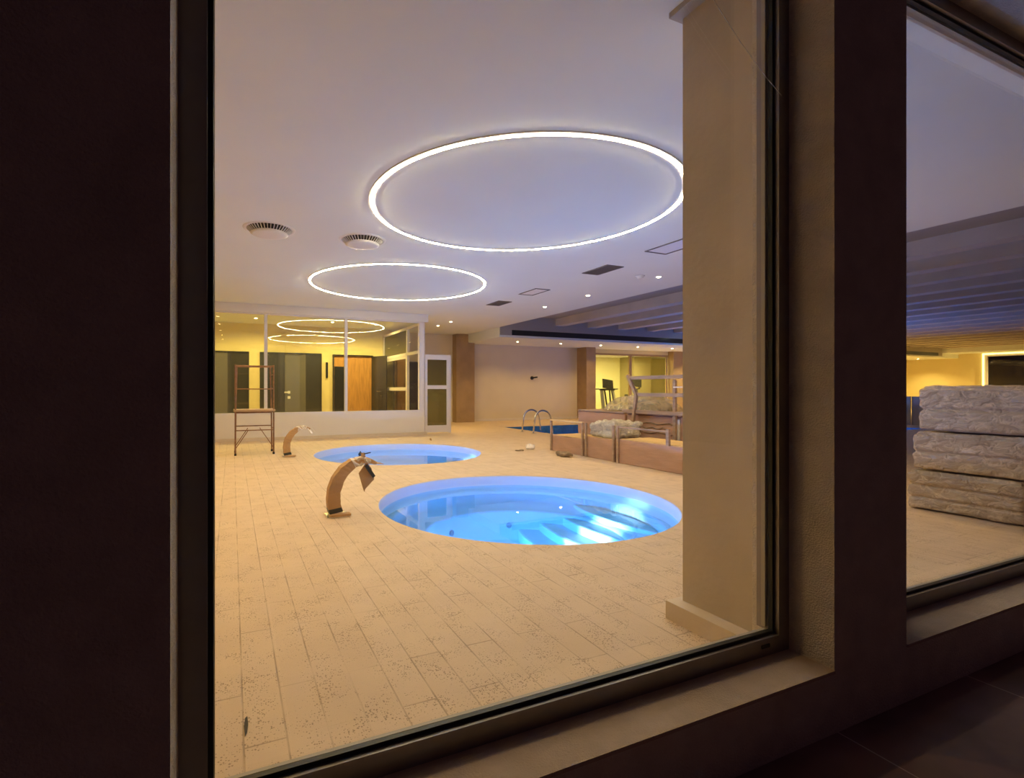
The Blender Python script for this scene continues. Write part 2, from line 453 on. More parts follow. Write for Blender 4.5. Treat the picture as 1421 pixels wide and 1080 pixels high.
# ------------------------------------------------------------------ window wall (seen from outside)
WF, WG = 1.11, 1.27            # wall face, frame face
W1 = (-.11, 1.97); W2 = (2.43, 6.4)
SZ, HZ = 0.197, 3.06
wb = bmesh.new()
Box(wb, -8, W1[0], WF, YI, -.15, 4.2)
Box(wb, W1[1], W2[0], WF, YI, -.15, 4.2)
Box(wb, W2[1], 10, WF, YI, -.15, 4.2)
Box(wb, W1[0], W1[1], WF, YI, HZ, 4.2); Box(wb, W2[0], W2[1], WF, YI, HZ, 4.2)
Box(wb, W1[0], W1[1], WF, YI, -.15, SZ - .012); Box(wb, W2[0], W2[1], WF, YI, -.15, SZ - .012)
Box(wb, 10, XE + .2, YI - .2, YI, -.15, 4.2)
struct('wall_front', wb, M['stucco'])
struct('trim_1', box(W1[0], W1[1], WF - .004, YI - .02, SZ - .012, SZ), M['sill'])
struct('trim_2', box(W2[0], W2[1], WF - .004, YI - .02, SZ - .012, SZ), M['sill'])

def window(n, x0, x1):
    w = thing('window_%d' % n, None, None, ((x0 + x1) / 2, WG, SZ), kind='structure')
    fz, fw = .065, .058
    f = bmesh.new()
    Box(f, x0, x1, WG, WG + .056, SZ, SZ + fz); Box(f, x0, x1, WG, WG + .09, HZ - .06, HZ)
    Box(f, x0, x0 + fw, WG, WG + .09, SZ + fz, HZ - .06); Box(f, x1 - fw, x1, WG, WG + .09, SZ + fz, HZ - .06)
    obj('window_frame', f, M['alu_dark'], w)
    g = bmesh.new(); t = .012; y0, y1 = WG + .018, WG + .034
    a, b, c, d = x0 + fw, x1 - fw, SZ + fz, HZ - .06
    Box(g, a, b, y0, y1, c, c + t); Box(g, a, b, y0, y1, d - t, d); Box(g, a, a + t, y0, y1, c + t, d - t); Box(g, b - t, b, y0, y1, c + t, d - t)
    obj('gasket', g, M['gasket'], w)
    g = bmesh.new(); t = .014; y0, y1 = WG + .046, WG + .062
    Box(g, a, b, WG + .044, WG + .056, c, c + .006); Box(g, a, b, y0, y1, d - t, d); Box(g, a, a + t, y0, y1, c + t, d - t); Box(g, b - t, b, y0, y1, c + t, d - t)
    obj('glazing_bead', g, M['bead'], w)
    obj('pane', box(a + .002, b - .002, WG + .036, WG + .044, c + .002, d - .002), M['glass'], w)
    xs = x1 - .135 if n == 1 else x1 - .3
    s = bmesh.new()
    Box(s, xs - .022, xs + .022, WG - .003, WG + .002, SZ + .032, SZ + .045)
    obj('drain_slot', s, M['gasket'], w)
window(1, *W1); window(2, *W2)
tag(obj('spider_thread', tube([(1.50, 1.262, 2.62), (1.551, 1.262, 2.567), (1.69, 1.262, 2.455), (1.826, 1.262, 2.364), (1.915, 1.262, 2.315)], .0011, 5), M['thread'], org=(1.50, 1.262, 2.62)),
    'thin pale thread running diagonally across the top right corner of the nearer window', 'thread')

# ------------------------------------------------------------------ ceiling, recess, beams
cb = bmesh.new()
RX1, RY0, RY1 = 34.3, 1.9, 14.15
Box(cb, XL - .2, XR, YI, 22, CZ, CZ + .45)
Box(cb, XR, XE + .2, YI, RY0, CZ, CZ + .45)
struct('ceiling', cb, M['ceiling'])
struct('ceiling_right', box(RX1, XE + .2, RY0, RY1, 3.08, CZ + .45), M['ceiling'])
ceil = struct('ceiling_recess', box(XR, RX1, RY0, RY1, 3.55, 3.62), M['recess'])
struct('ceiling_soffit', box(XR, XE + .2, RY1, YB + .2, LOWZ, 3.62), M['ceiling'])
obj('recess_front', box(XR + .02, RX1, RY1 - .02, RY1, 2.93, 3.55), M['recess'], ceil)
obj('slot_diffuser', box(XR + .45, RX1 - .4, RY1 - .03, RY1 - .02, 2.93, 3.10), M['black'], ceil)
k = 0
x = 9.93
while x < RX1 - .3:
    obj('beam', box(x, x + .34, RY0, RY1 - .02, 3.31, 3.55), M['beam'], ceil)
    x += 1.33

# ------------------------------------------------------------------ room walls
struct('wall_back', box(XL, 13.5, YB, YB + .2, 0, CZ), M['wall'])
wb = bmesh.new()
Box(wb, 13.28, 17.9, YB, YB + .15, 2.70, CZ)      # over the gym glass
Box(wb, 17.9, XE, YB, YB + .15, 0, CZ)
struct('wall_back_right', wb, M['yellow_wall'])
struct('wall_left', box(XL - .2, XL, YI, 22, -.1, CZ), M['wall'])
wr = bmesh.new()
Box(wr, XE, XE + .2, 13.1, 22, 0, CZ + .4); Box(wr, XE, XE + .2, YI, 7.0, 0, CZ + .4); Box(wr, XE, XE + .2, 7.0, 13.1, 2.95, CZ + .4)
struct('wall_right', wr, M['yellow_wall'])
# bright framed opening in the right wall
d = thing('window_4', None, None, (XE, 10, 0), kind='structure')
f = bmesh.new()
Box(f, XE - .08, XE, 12.98, 13.12, 0, 3.0); Box(f, XE - .08, XE, 7, 12.98, 2.88, 3.0)
obj('window_frame', f, M['alu_white'], d)
f = bmesh.new()
Box(f, XE - .11, XE - .085, 13.10, 13.17, 0, 3.05); Box(f, XE - .11, XE - .085, 7, 13.10, 2.98, 3.05)
obj('led_strip', f, M['led'], d)  # yellow light on the frame edge, imitated by a glowing strip
obj('pane', box(XE + .05, XE + .06, 7, 12.98, 0, 2.88), M['glass_tint'], d)
f = bmesh.new(); Box(f, XE + 2.6, XE + 2.8, 6, 15, 0, 3)
obj('back_panel', f, mat('dark_green_wall', (0.07, 0.075, 0.04), .6), d)
obj('lit_panel', box(XE + 2.5, XE + 2.6, 11.6, 12.1, 1.2, 2.1), mat('olive_panel', (0.45, 0.42, 0.12), .6), d)  # olive panel, paler than the green wall behind it
struct('door_5', box(34.3, 34.75, YB - .04, YB, 0, 2.45), M['dark_door'])
# small light panelling low on the far wall beyond the stack
pn = thing('folding_screen', 'grey ribbed folding screen beyond the pool, left of the wrapped stack', 'screen', (20.9, 9.2, 0))
for i in range(7):
    obj('screen_panel', box(20.8 + (i % 2) * .04, 20.85 + (i % 2) * .04, 8.6 + i * .2, 8.6 + i * .2 + .18, 0, .95), M['screen'], pn)

# pillars
struct('pillar_near', box(2.167, 2.75, 1.46, 1.948, 0, CZ), M['plaster'])
struct('trim_3', box(2.10, 2.75, 1.46, 1.975, CZ - .03, CZ), M['bead'])
struct('baseboard_pillar', box(2.086, 2.83, 1.46, 1.985, 0, .092), M['plinth'])
struct('pillar_back_left', box(7.33, 8.05, 16.45, YB, 0, CZ), M['brown_pillar'])
struct('pillar_back_right', box(12.85, 13.30, 16.2, YB + .1, 0, LOWZ), M['brown_pillar'])
struct('pillar_gym', box(17.8, 19.6, 16.5, YB, 0, LOWZ), M['brown_pillar'])
struct('baseboard_back', box(8.05, 12.85, YB - .02, YB, 0, .09), M['white_wall'])

# ------------------------------------------------------------------ glass room
GX, GY = 4.66, 12.55
gw = bmesh.new()
Box(gw, XL, GX, GY, GY + .14, 0, .6)
struct('wall_parapet', gw, M['white_wall'])
struct('wall_header', box(XL, GX + .10, GY - .04, GY + .16, 2.97, CZ), M['white_wall'])
struct('baseboard_parapet', box(XL, GX + .06, GY - .05, GY, 0, .07), M['plinth'])
w = thing('window_3', None, None, (1.6, GY, .6), kind='structure')
f = bmesh.new()
Box(f, XL, GX, GY + .02, GY + .12, .6, .645); Box(f, XL, GX, GY + .03, GY + .10, 2.94, 2.97)
obj('window_frame', f, M['alu_white'], w)
for mx_ in (-3.04, -1.16, .72, 2.60):
    obj('mullion', box(mx_ - .035, mx_ + .035, GY + .02, GY + .11, .645, 2.94), M['alu_white'], w)
obj('corner_post', box(GX - .13, GX, GY + .01, GY + .13, .6, 2.97), M['alu_white'], w)
xs = [XL, -3.04, -1.16, .72, 2.60, GX - .13]
for a, b in zip(xs, xs[1:]):
    obj('pane', box(a + .036, b - .036, GY + .06, GY + .07, .645, 2.94), M['glass_room'], w)
# side glass with door frame, plane x = GX
d = thing('door_1', None, None, (GX, 14.4, 0), kind='structure')
f = bmesh.new()
for y in (GY + .20, GY + 1.22, 16.22):
    Box(f, GX - .07, GX, y, y + .08, 0, 2.97)
Box(f, GX - .07, GX, GY + .14, 16.3, 2.9, 2.97); Box(f, GX - .07, GX, GY + .14, 16.3, 2.16, 2.24)
obj('door_frame', f, M['alu_white'], d)
f = bmesh.new()
Box(f, GX - .06, GX - .01, GY + 1.30, GY + 1.38, 0, 2.16); Box(f, GX - .06, GX - .01, 16.08, 16.2, 0, 2.16)
Box(f, GX - .06, GX - .01, GY + 1.38, 16.08, 1.15, 1.25); Box(f, GX - .06, GX - .01, GY + 1.38, 16.08, 2.08, 2.16); Box(f, GX - .06, GX - .01, GY + 1.38, 16.08, 0, .15)
obj('fixed_leaf_frame', f, M['alu_white'], d)
obj('side_pane', box(GX - .04, GX - .03, GY + 1.30, 16.2, .1, 2.9), M['glass_tint'], d)
# open leaf standing square to the side wall
f = bmesh.new(); lx0, lx1, ly = GX + .06, GX + .78, GY + .10
Box(f, lx0, lx0 + .07, ly, ly + .05, .03, 2.12); Box(f, lx1 - .09, lx1, ly, ly + .05, .03, 2.12)
for z0, z1 in ((.03, .22), (1.20, 1.30), (1.99, 2.12)): Box(f, lx0 + .07, lx1 - .09, ly, ly + .05, z0, z1)
leaf = obj('door_leaf', f, M['alu_white'], d)
obj('leaf_pane', box(lx0 + .07, lx1 - .09, ly + .02, ly + .03, .22, 1.99), M['glass_tint'], leaf)
obj('hinge_post', box(GX, GX + .055, ly, ly + .05, 0, 2.97), M['alu_white'], d)
obj('jamb', box(lx1 + .01, lx1 + .06, ly + .05, ly + .12, 0, 2.12), M['alu_white'], d)
struct('door_6', box(5.2, 6.25, YB - .05, YB - .005, 0, 2.15), M['dark_door'])

# back wall of the glass room with doors
struct('wall_glass_room', box(XL, 4.9, 16.32, 16.45, 0, CZ), M['yellow_wall'])
def handle(parent, x, y, z, flip=1):
    b = bmesh.new()
    Box(b, x - .035, x + .035, y - .012, y, z - .04, z + .04)
    Box(b, x - .13 * (flip > 0) - .01, x + .13 * (flip < 0) + .01, y - .06, y - .045, z - .02, z + .02)
    Box(b, x - .01, x + .01, y - .06, y, z - .012, z + .012)
    Box(b, x - .04, x + .04, y - .012, y, z - .20, z - .12)
    obj('door_handle', b, M['vent_white'], parent)
def dbl_door(n, x0, x1, split):
    r = thing('door_%d' % n, None, None, ((x0 + x1) / 2, 16.3, 0), kind='structure')
    obj('door_leaf', box(x0, x0 + split, 16.27, 16.32, 0, 2.28), M['dark_door'], r)
    obj('door_leaf', box(x0 + split, x0 + split + .62, 16.25, 16.32, 0, 2.26), M['grey_door'], r)
    obj('door_leaf', box(x0 + split + .62, x1, 16.27, 16.32, 0, 2.28), M['dark_door'], r)
    f = bmesh.new(); Box(f, x0 - .04, x0, 16.24, 16.32, 0, 2.32); Box(f, x1, x1 + .04, 16.24, 16.32, 0, 2.32); Box(f, x0, x1, 16.24, 16.32, 2.28, 2.32)
    obj('door_frame', f, M['dark_door'], r)
    handle(r, x0 + split + .12, 16.25, 1.10)
dbl_door(2, -1.3, .42, .55)
dbl_door(3, .80, 2.55, .68)
r = thing('door_4', None, None, (3.5, 16.3, 0), kind='structure')
f = bmesh.new(); Box(f, 2.93, 2.97, 16.22, 16.32, 0, 2.30); Box(f, 4.20, 4.24, 16.22, 16.32, 0, 2.30); Box(f, 2.97, 4.20, 16.22, 16.32, 2.26, 2.30)
obj('door_frame', f, M['dark_door'], r)
obj('door_panel', box(2.97, 4.20, 16.29, 16.318, 0, 2.26), M['oak'], r)
obj('door_leaf', box(2.99, 3.34, 16.26, 16.288, 0, 1.92), M['black'], r)
ol = obj('open_leaf', bar((4.20, 16.22, 1.13), (4.50, 15.55, 1.13), .045, 2.26), M['dark_door'], r)
b = bmesh.new(); Bar(b, (4.40, 15.66, 1.12), (4.30, 15.62, 1.12), .03, .03); Bar(b, (4.31, 15.62, 1.12), (4.25, 15.76, 1.12), .03, .03); Bar(b, (4.40, 15.70, .98), (4.36, 15.68, .98), .06, .06)
obj('door_handle', b, M['steel'], ol)
b = bmesh.new(); Box(b, 2.72, 2.79, 16.26, 16.32, 1.55, 2.05)
tag(obj('wall_sconce', b, M['black'], org=(2.755, 16.29, 1.55), bevel=.008), 'slim black wall sconce on the yellow wall left of the oak doorway', 'wall light')

# gym beyond the back wall
struct('wall_gym', box(13.0, 22, 20.4, 20.6, 0, CZ), M['gym_wall'])
struct('wall_gym_left', box(13.2, 13.35, YB + .1, 20.4, 0, CZ), M['gym_wall'])
struct('wall_gym_partition', box(18.3, 19.4, 19.4, 20.4, 0, CZ), mat('gym_grey_wall', (0.42, 0.36, 0.2), .8))
struct('ceiling_gym', box(13.2, 22, YB + .15, 20.6, 2.8, 2.9), M['ceiling'])
w = thing('window_5', None, None, (15.6, YB, 0), kind='structure')
f = bmesh.new()
Box(f, 13.3, 17.85, YB + .02, YB + .08, 2.62, 2.70); Box(f, 15.60, 15.73, YB + .01, YB + .09, 0, 2.62); Box(f, 17.72, 17.8, YB + .02, YB + .08, 0, 2.62); Box(f, 13.3, 13.36, YB + .02, YB + .08, 0, 2.62)
obj('window_frame', f, M['brown_pillar'], w)
obj('pane', box(13.36, 15.60, YB + .04, YB + .05, 0, 2.62), M['glass_room'], w)
obj('pane', box(15.73, 17.72, YB + .04, YB + .05, 0, 2.62), M['glass_room'], w)
t = thing('linear_light', 'bright linear ceiling light inside the gym', 'ceiling light', (16.5, 18.2, 2.79))
obj('light_body', box(14.9, 18.3, 18.15, 18.3, 2.76, 2.792), M['alu_white'], t)
obj('diffuser', box(14.95, 18.25, 18.16, 18.29, 2.745, 2.76), M['led'], t)
area(t, (16.6, 18.2, 2.735), (0, 0, 0), 3.3, .3, 230, (1, .84, .36))

# ------------------------------------------------------------------ gym machines
def treadmill(loc, label):
    X, Y, Z = loc
    t = thing('treadmill', label, 'treadmill', loc)
    obj('deck', box(X - .4, X + .4, Y - .2, Y + 1.5, 0, .22), M['gym_grey'], t, bevel=.02)
    obj('belt', box(X - .26, X + .26, Y - .1, Y + 1.45, .22, .235), M['black'], t)
    obj('motor_cover', soft_box(X - .42, X + .42, Y - .3, Y + .15, .1, .34, 2, 0, 1, 0, .05), M['gym_grey'], t, smooth=True)
    for s in (-1, 1):
        obj('upright', bar((X + s * .36, Y - .05, .2), (X + s * .30, Y + .15, 1.18), .13, .09), M['gym_grey'], t)
        obj('handrail', tube([(X + s * .30, Y + .12, 1.16), (X + s * .42, Y + .2, 1.2), (X + s * .78, Y + .35, 1.2)], .03), M['black'], t)
        obj('brace', bar((X + s * .1, Y, .3), (X + s * .14, Y + .15, 1.18), .05, .05), M['black'], t)
    obj('crossbar', box(X - .4, X + .4, Y + .08, Y + .2, 1.14, 1.22), M['black'], t, bevel=.01)
    b = bmesh.new(); Bar(b, (X + .02, Y + .10, 1.22), (X + .08, Y + .2, 1.62), .56, .05, side=(1, 0, 0))
    obj('console', b, M['black'], t)
treadmill((15.45, 17.9, 0), 'grey and black treadmill with raised console in the gym behind glass')
def bike(loc, label):
    X, Y, Z = loc
    t = thing('exercise_bike', label, 'exercise bike', loc)
    obj('base_rail', box(X - .05, X + .05, Y - .5, Y + .5, .03, .11), M['gym_grey'], t, bevel=.01)
    for s in (-1, 1): obj('foot', box(X - .28, X + .28, Y + s * .48 - .04, Y + s * .48 + .04, 0, .07), M['black'], t)
    obj('flywheel', tube([(X - .07, Y - .2, .42), (X + .07, Y - .2, .42)], .26, 24), M['black'], t)
    obj('mast', bar((X, Y - .25, .2), (X + .05, Y - .1, 1.2), .08, .08), M['gym_grey'], t)
    obj('mast', bar((X + .14, Y - .2, .6), (X + .16, Y - .1, 1.2), .04, .04), M['gym_grey'], t)
    obj('handlebar', tube([(X - .3, Y, 1.42), (X - .26, Y - .1, 1.26), (X, Y - .14, 1.18), (X + .3, Y - .1, 1.22), (X + .34, Y, 1.3)], .03), M['black'], t)
    b = bmesh.new(); Bar(b, (X + .1, Y - .1, 1.32), (X + .2, Y, 1.68), .50, .05, side=(1, -.1, .25))
    obj('console', b, M['black'], t)
    obj('seat', soft_box(X - .12, X + .12, Y + .2, Y + .48, .85, .95, 1, 0, 1, 0, .04), M['black'], t, smooth=True)
    obj('seat_post', box(X - .03, X + .03, Y + .3, Y + .36, .1, .86), M['steel'], t)
bike((17.3, 18.4, 0), 'black exercise bike with tilted screen in the gym right of the treadmill')

# ------------------------------------------------------------------ whirlpools
def lens(cx, cy, R, ax, ar, n=40):
    """overlap of the pool disc (R) with a disc of radius ar centred at cx+ax"""
    pts = []
    # intersection angles
    d_ = ax; a = (R * R - ar * ar + d_ * d_) / (2 * d_); h = math.sqrt(max(R * R - a * a, 0))
    t1 = math.atan2(h, a)
    for i in range(n + 1):
        t = -t1 + 2 * t1 * i / n; pts.append((cx + R * math.cos(t), cy + R * math.sin(t)))
    s0 = math.atan2(h, a - d_)
    for i in range(1, n):
        t = s0 + (2 * PI - 2 * s0) * i / n
        pts.append((cx + d_ + ar * math.cos(t), cy + ar * math.sin(t)))
    return pts
def whirlpool(cx, cy, label, wlabel):
    t = thing('whirlpool', label, 'pool', (cx, cy, 0))
    prof = [(PR + .03, -.01), (PR + .001, -.001), (PR - .008, -.012), (PR - .012, -.10), (PR - .02, -.17), (PR - .12, -.18), (PR - .15, -.22), (PR - .155, -.34), (1.10, -.36), (1.06, -.39), (1.05, -.72), (1.0, -.74), (0, -.76)]
    obj('basin', lathe(prof, 128, (cx, cy, 0)), M['pool_shell'], t, smooth=True)
    for z, off in ((-.60, .30), (-.50, .58), (-.40, .84), (-.30, 1.08)):
        b = Prism(bmesh.new(), lens(cx, cy, PR - .157, off + 2.4, 2.4), -.75, z)
        obj('step', b, M['pool_step'], t, bevel=.035)
    for a in (2.6, 3.4, 4.4, 5.2, 1.2, .6, 2.0):
        x, y = cx + 1.052 * math.cos(a), cy + 1.052 * math.sin(a)
        obj('jet', tube([(x, y, -.55), (x - .02 * math.cos(a), y - .02 * math.sin(a), -.55)], .035, 14), M['alu_dark'], t)
    obj('floor_drain', lathe([(0, .01), (.08, .01), (.09, 0)], 20, (cx - .1, cy - .1, -.755)), M['black'], t)
    # underwater lamp on the near left side, aimed across at the steps
    for a, pw in ((PI * 1.22, 48), (PI * .80, 48)):
        lx, ly = cx + 1.03 * math.cos(a), cy + 1.03 * math.sin(a)
        obj('pool_lamp', tube([(lx, ly, -.5), (lx - .03 * math.cos(a), ly - .03 * math.sin(a), -.5)], .07, 20), M['pool_lamp'], t)
        spot(t, (lx - .06 * math.cos(a), ly - .06 * math.sin(a), -.5), (cx, cy, -.45), pw * (1 if cy < 6 else .72), 2.8, POOL_BLUE, .05, .9)
    lx, ly = cx - 1.03, cy - .25
    obj('pool_lamp', tube([(lx, ly, -.45), (lx + .03, ly, -.45)], .07, 20), M['pool_lamp'], t)
    spot(t, (lx + .06, ly, -.40), (cx + .85, cy - .12, -.46), 330, .34, (.70, .95, 1), .04, .8)
    wt = bmesh.new(); Lathe(wt, [(0, 0), (PR - .016, 0)], 96, (cx, cy, -.125))
    tag(obj('pool_water', wt, M['water'], org=(cx, cy, -.125)), wlabel, 'water', kind='stuff')
    return t
whirlpool(*POOLS[0], 'near round whirlpool with blue lit steps, closest to the window', 'blue lit water filling the nearer round whirlpool')
whirlpool(*POOLS[1], 'far round whirlpool with blue glow, in front of the glass room', 'blue lit water filling the farther round whirlpool')
tag(obj('float_ball', lathe([(0, -.045), (.03, -.03), (.045, 0), (.03, .03), (.012, .045), (.012, .06), (0, .065)], 16, (2.34, 9.95, -.10)), M['black'], org=(2.34, 9.95, -.125), smooth=True),
    'small black ball floating on the far whirlpool', 'float')

# big pool
x0, x1, y0, y1 = BIG
t = thing('swimming_pool', 'long rectangular swimming pool with blue water under the beamed ceiling', 'pool', ((x0 + x1) / 2, (y0 + y1) / 2, -1.4))
b = bmesh.new()
Box(b, x0 - .1, x1 + .1, y0 - .1, y1 + .1, -1.5, -1.4)
Box(b, x0 - .1, x0, y0, y1, -1.4, -.002); Box(b, x1, x1 + .1, y0, y1, -1.4, -.002)
Box(b, x0 - .1, x1 + .1, y0 - .1, y0, -1.4, -.002); Box(b, x0 - .1, x1 + .1, y1, y1 + .1, -1.4, -.002)
obj('basin', b, M['pool_tile'], t)
b = bmesh.new(); b.faces.new([b.verts.new(c) for c in ((x0 + .002, y0 + .002, -.17), (x1 - .002, y0 + .002, -.17), (x1 - .002, y1 - .002, -.17), (x0 + .002, y1 - .002, -.17))])
tag(obj('pool_water', b, M['water_deep'], org=((x0 + x1) / 2, (y0 + y1) / 2, -.17)), 'deep blue water of the long rectangular pool', 'water', kind='stuff')
for i, (lx, ly, pw) in enumerate(((9.2, y1, 4), (12, y1, 8), (15, y1, 60), (18, y1, 280), (10.5, y0, 1), (14, y0, 5), (17.6, y0, 60))):
    s = -1 if ly == y1 else 1
    obj('pool_lamp', tube([(lx, ly, -.6), (lx, ly + s * .03, -.6)], .09, 20), M['pool_lamp'], t)
    spot(t, (lx, ly + s * .07, -.6), (lx, ly + s * 2, -.25), pw, 2.9, (.08, .32, 1.0), .06, .9)

# chrome pool ladder rails
t = thing('pool_ladder', 'pair of arched chrome handrails at the corner of the long pool', 'pool ladder', (7.7, 11.75, 0))
for y in (12.15, 11.58):
    pts = [(7.42, y, 0)]
    for i in range(13):
        a = PI * (1 - i / 12); pts.append((7.70 + .26 * math.cos(a) + .02, y, .36 + .26 * math.sin(a)))
    pts += [(8.02, y, .15), (8.08, y, -.3), (8.08, y, -.9)]
    r = obj('handrail', tube(pts, .022, 12), M['steel'], t, smooth=True)
    obj('flange', lathe([(0, .012), (.05, .012), (.05, 0)], 16, (7.42, y, 0)), M['steel'], t)
for z in (-.45, -.75): obj('tread', box(8.04, 8.12, 11.56, 12.17, z, z + .02), M['steel'], t)

# ------------------------------------------------------------------ ring lights
def ring(cx, cy, label):
    t = thing('ring_light', label, 'ceiling light', (cx, cy, CZ), group=None)
    R = 1.62
    obj('housing', lathe([(R - .035, 0), (R - .035, -.012), (R + .035, -.012), (R + .035, 0), (R - .035, 0)], 128, (cx, cy, CZ)), M['alu_white'], t)
    obj('diffuser', lathe([(R - .011, -.0125), (R - .011, -.018), (R + .011, -.018), (R + .011, -.0125), (R - .011, -.0125)], 128, (cx, cy, CZ)), M['ring'], t)
ring(2.90, 4.74, 'large glowing ring light on the ceiling above the near whirlpool')
ring(*POOLS[1], 'large glowing ring light on the ceiling above the far whirlpool')

# ------------------------------------------------------------------ downlights
dl_first = None
def downlight(x, y, z, power, label, group, aim=None, size=2.3, col=YEL):
    global dl_first
    if dl_first is None:
        dl_first = thing('downlight', label, 'ceiling light', (x, y, z), group)
        obj('trim_ring', lathe([(.040, -.002), (.040, -.006), (.055, -.006), (.06, 0)], 20, (x, y, z)), M['vent_white'], dl_first)
        obj('bulb', lathe([(0, -.020), (.026, -.016), (.038, -.006), (.038, -.001)], 16, (x, y, z)), M['lamp_on'], dl_first)
        r = dl_first
    else:
        r = copy_tree(dl_first, (x, y, z), label, group)
    if power:
        spot(r, (x, y, z - .02), aim or (x, y, 0), power, size, col)
    return r
ORD = ['first', 'second', 'third', 'fourth', 'fifth', 'sixth', 'seventh', 'eighth', 'ninth', 'tenth', 'eleventh', 'twelfth', 'thirteenth', 'fourteenth', 'fifteenth', 'sixteenth']
for i, y in enumerate((1.9, 3.4, 5.0, 6.68, 8.6, 10.2)):
    downlight(6.86, y, CZ, 18 if y < 3 else 40, 'small downlight beside the beamed recess edge, %s of its row from the window' % ORD[i], 'downlights beside the beamed recess')
for i, y in enumerate((3.4, 5.0, 6.68, 8.5, 10.2)):
    downlight(-.36, y, CZ, 45 if y < 9 else 38, 'small downlight along the left side of the ceiling, %s from the window' % ORD[i], 'downlights along the left side')
n = 0
xx = 9.16
while xx < 35:
    downlight(xx, 15.3, LOWZ, 48 if xx < 18 else 180, 'small downlight in the low soffit along the back wall, %s from the left' % ORD[n], 'downlights in the low soffit', col=YEL if xx < 18 else YEL2); n += 1
    xx += 1.82
downlight(5.86, 13.55, CZ, 100, 'front one of two downlights beside the open glass door', None)
downlight(5.86, 14.55, CZ, 80, 'rear one of two downlights beside the open glass door', None)
for i, x in enumerate((-1.6, .6, 2.7, 4.0)):
    downlight(x, 15.0, CZ, 160, 'small downlight inside the glass room, %s from the left' % ORD[i], 'downlights in the glass room', size=2.9, col=YEL2)
for i, x in enumerate((35.2,) * 3):
    y = (4, 7.5, 11)[i]; downlight(x, y, 3.08, 480, 'small downlight above the far right walkway, %s from the window side' % ORD[i], 'downlights on the far right', size=2.9, col=YEL2)
t = thing('cool_spot', 'cool white spotlight on a beam above the long pool', 'ceiling light', (15.4, 13.6, 3.31))
obj('body', lathe([(0, 0), (.09, 0), (.09, -.05), (.07, -.06), (0, -.06)], 20, (15.4, 13.6, 3.31)), M['alu_white'], t)
obj('bulb', lathe([(.065, -.06), (.06, -.072), (0, -.075)], 20, (15.4, 13.6, 3.31)), M['lamp_cool'], t)

# ------------------------------------------------------------------ ceiling fittings
def round_vent(x, y, label):
    t = thing('round_vent', label, 'air vent', (x, y, CZ), 'round ceiling diffusers')
    c = (x, y, CZ)
    obj('rim', lathe([(.262, 0), (.262, -.006), (.28, -.012), (.305, -.006), (.31, 0)], 40, c), M['vent_white'], t, smooth=True)
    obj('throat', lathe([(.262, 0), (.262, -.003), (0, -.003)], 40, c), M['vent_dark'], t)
    obj('disc', lathe([(0, -.085), (.10, -.087), (.19, -.078), (.222, -.062), (.218, -.055), (0, -.05)], 40, c), M['vent_white'], t, smooth=True)
    b = bmesh.new()
    for k in range(40):
        a = 2 * PI * k / 40
        Bar(b, (x + .205 * math.cos(a), y + .205 * math.sin(a), CZ - .055), (x + .262 * math.cos(a), y + .262 * math.sin(a), CZ - .006), .006, .012)
    Lathe(b, [(.200, -.060), (.200, -.050), (.208, -.050), (.208, -.060), (.200, -.060)], 40, c)
    obj('vanes', b, M['vent_white'], t)
round_vent(.42, 6.6, 'round white air diffuser on the ceiling, the left of the two')
round_vent(1.58, 6.6, 'round white air diffuser on the ceiling, the right of the two')
def grille(x0, x1, y0, y1, label, dark):
    t = thing('ceiling_grille', label, 'air vent', ((x0 + x1) / 2, (y0 + y1) / 2, CZ))
    f = bmesh.new(); w_ = .02
    Box(f, x0, x1, y0, y0 + w_, CZ - .012, CZ); Box(f, x0, x1, y1 - w_, y1, CZ - .012, CZ); Box(f, x0, x0 + w_, y0 + w_, y1 - w_, CZ - .012, CZ); Box(f, x1 - w_, x1, y0 + w_, y1 - w_, CZ - .012, CZ)
    obj('frame', f, M['grille'], t)
    obj('backing', box(x0 + w_, x1 - w_, y0 + w_, y1 - w_, CZ - .003, CZ), M['vent_dark'] if dark else M['vent_white'], t)
    if dark:
        f = bmesh.new(); yy = y0 + .04
        while yy < y1 - .03:
            Box(f, x0 + w_, x1 - w_, yy, yy + .008, CZ - .01, CZ - .003); yy += .025
        obj('louvers', f, M['grille'], t)
grille(5.40, 5.80, 4.50, 5.52, 'pale ceiling access panel with dark outline partly behind the pillar', False)
grille(5.44, 5.78, 6.35, 6.98, 'dark rectangular air grille on the ceiling beside the near ring', True)
grille(5.44, 5.78, 8.4, 9.05, 'pale rectangular ceiling panel beside the far ring', False)
grille(5.44, 5.78, 9.9, 10.5, 'brownish rectangular air grille, the farthest one on the ceiling', True)
t = thing('smoke_detector', 'white round smoke detector on the ceiling beside the recess', 'smoke detector', (6.5, 6.75, CZ))
obj('base', lathe([(.08, 0), (.08, -.02), (0, -.02)], 24, (6.5, 6.75, CZ)), M['vent_white'], t)
obj('dome', lathe([(.06, -.02), (.055, -.045), (.03, -.055), (0, -.057)], 24, (6.5, 6.75, CZ)), M['vent_white'], t, smooth=True)
# wall outlet on the back wall
t = thing('wall_spout', 'small black water spout high on the beige back wall', 'spout', (10.7, YB, 1.6))
obj('plate', tube([(10.7, YB, 1.63), (10.7, YB - .03, 1.63)], .07, 16), M['black'], t)
obj('nozzle', tube([(10.7, YB - .02, 1.63), (10.72, YB - .12, 1.64), (10.85, YB - .16, 1.66)], .03, 10), M['black'], t)

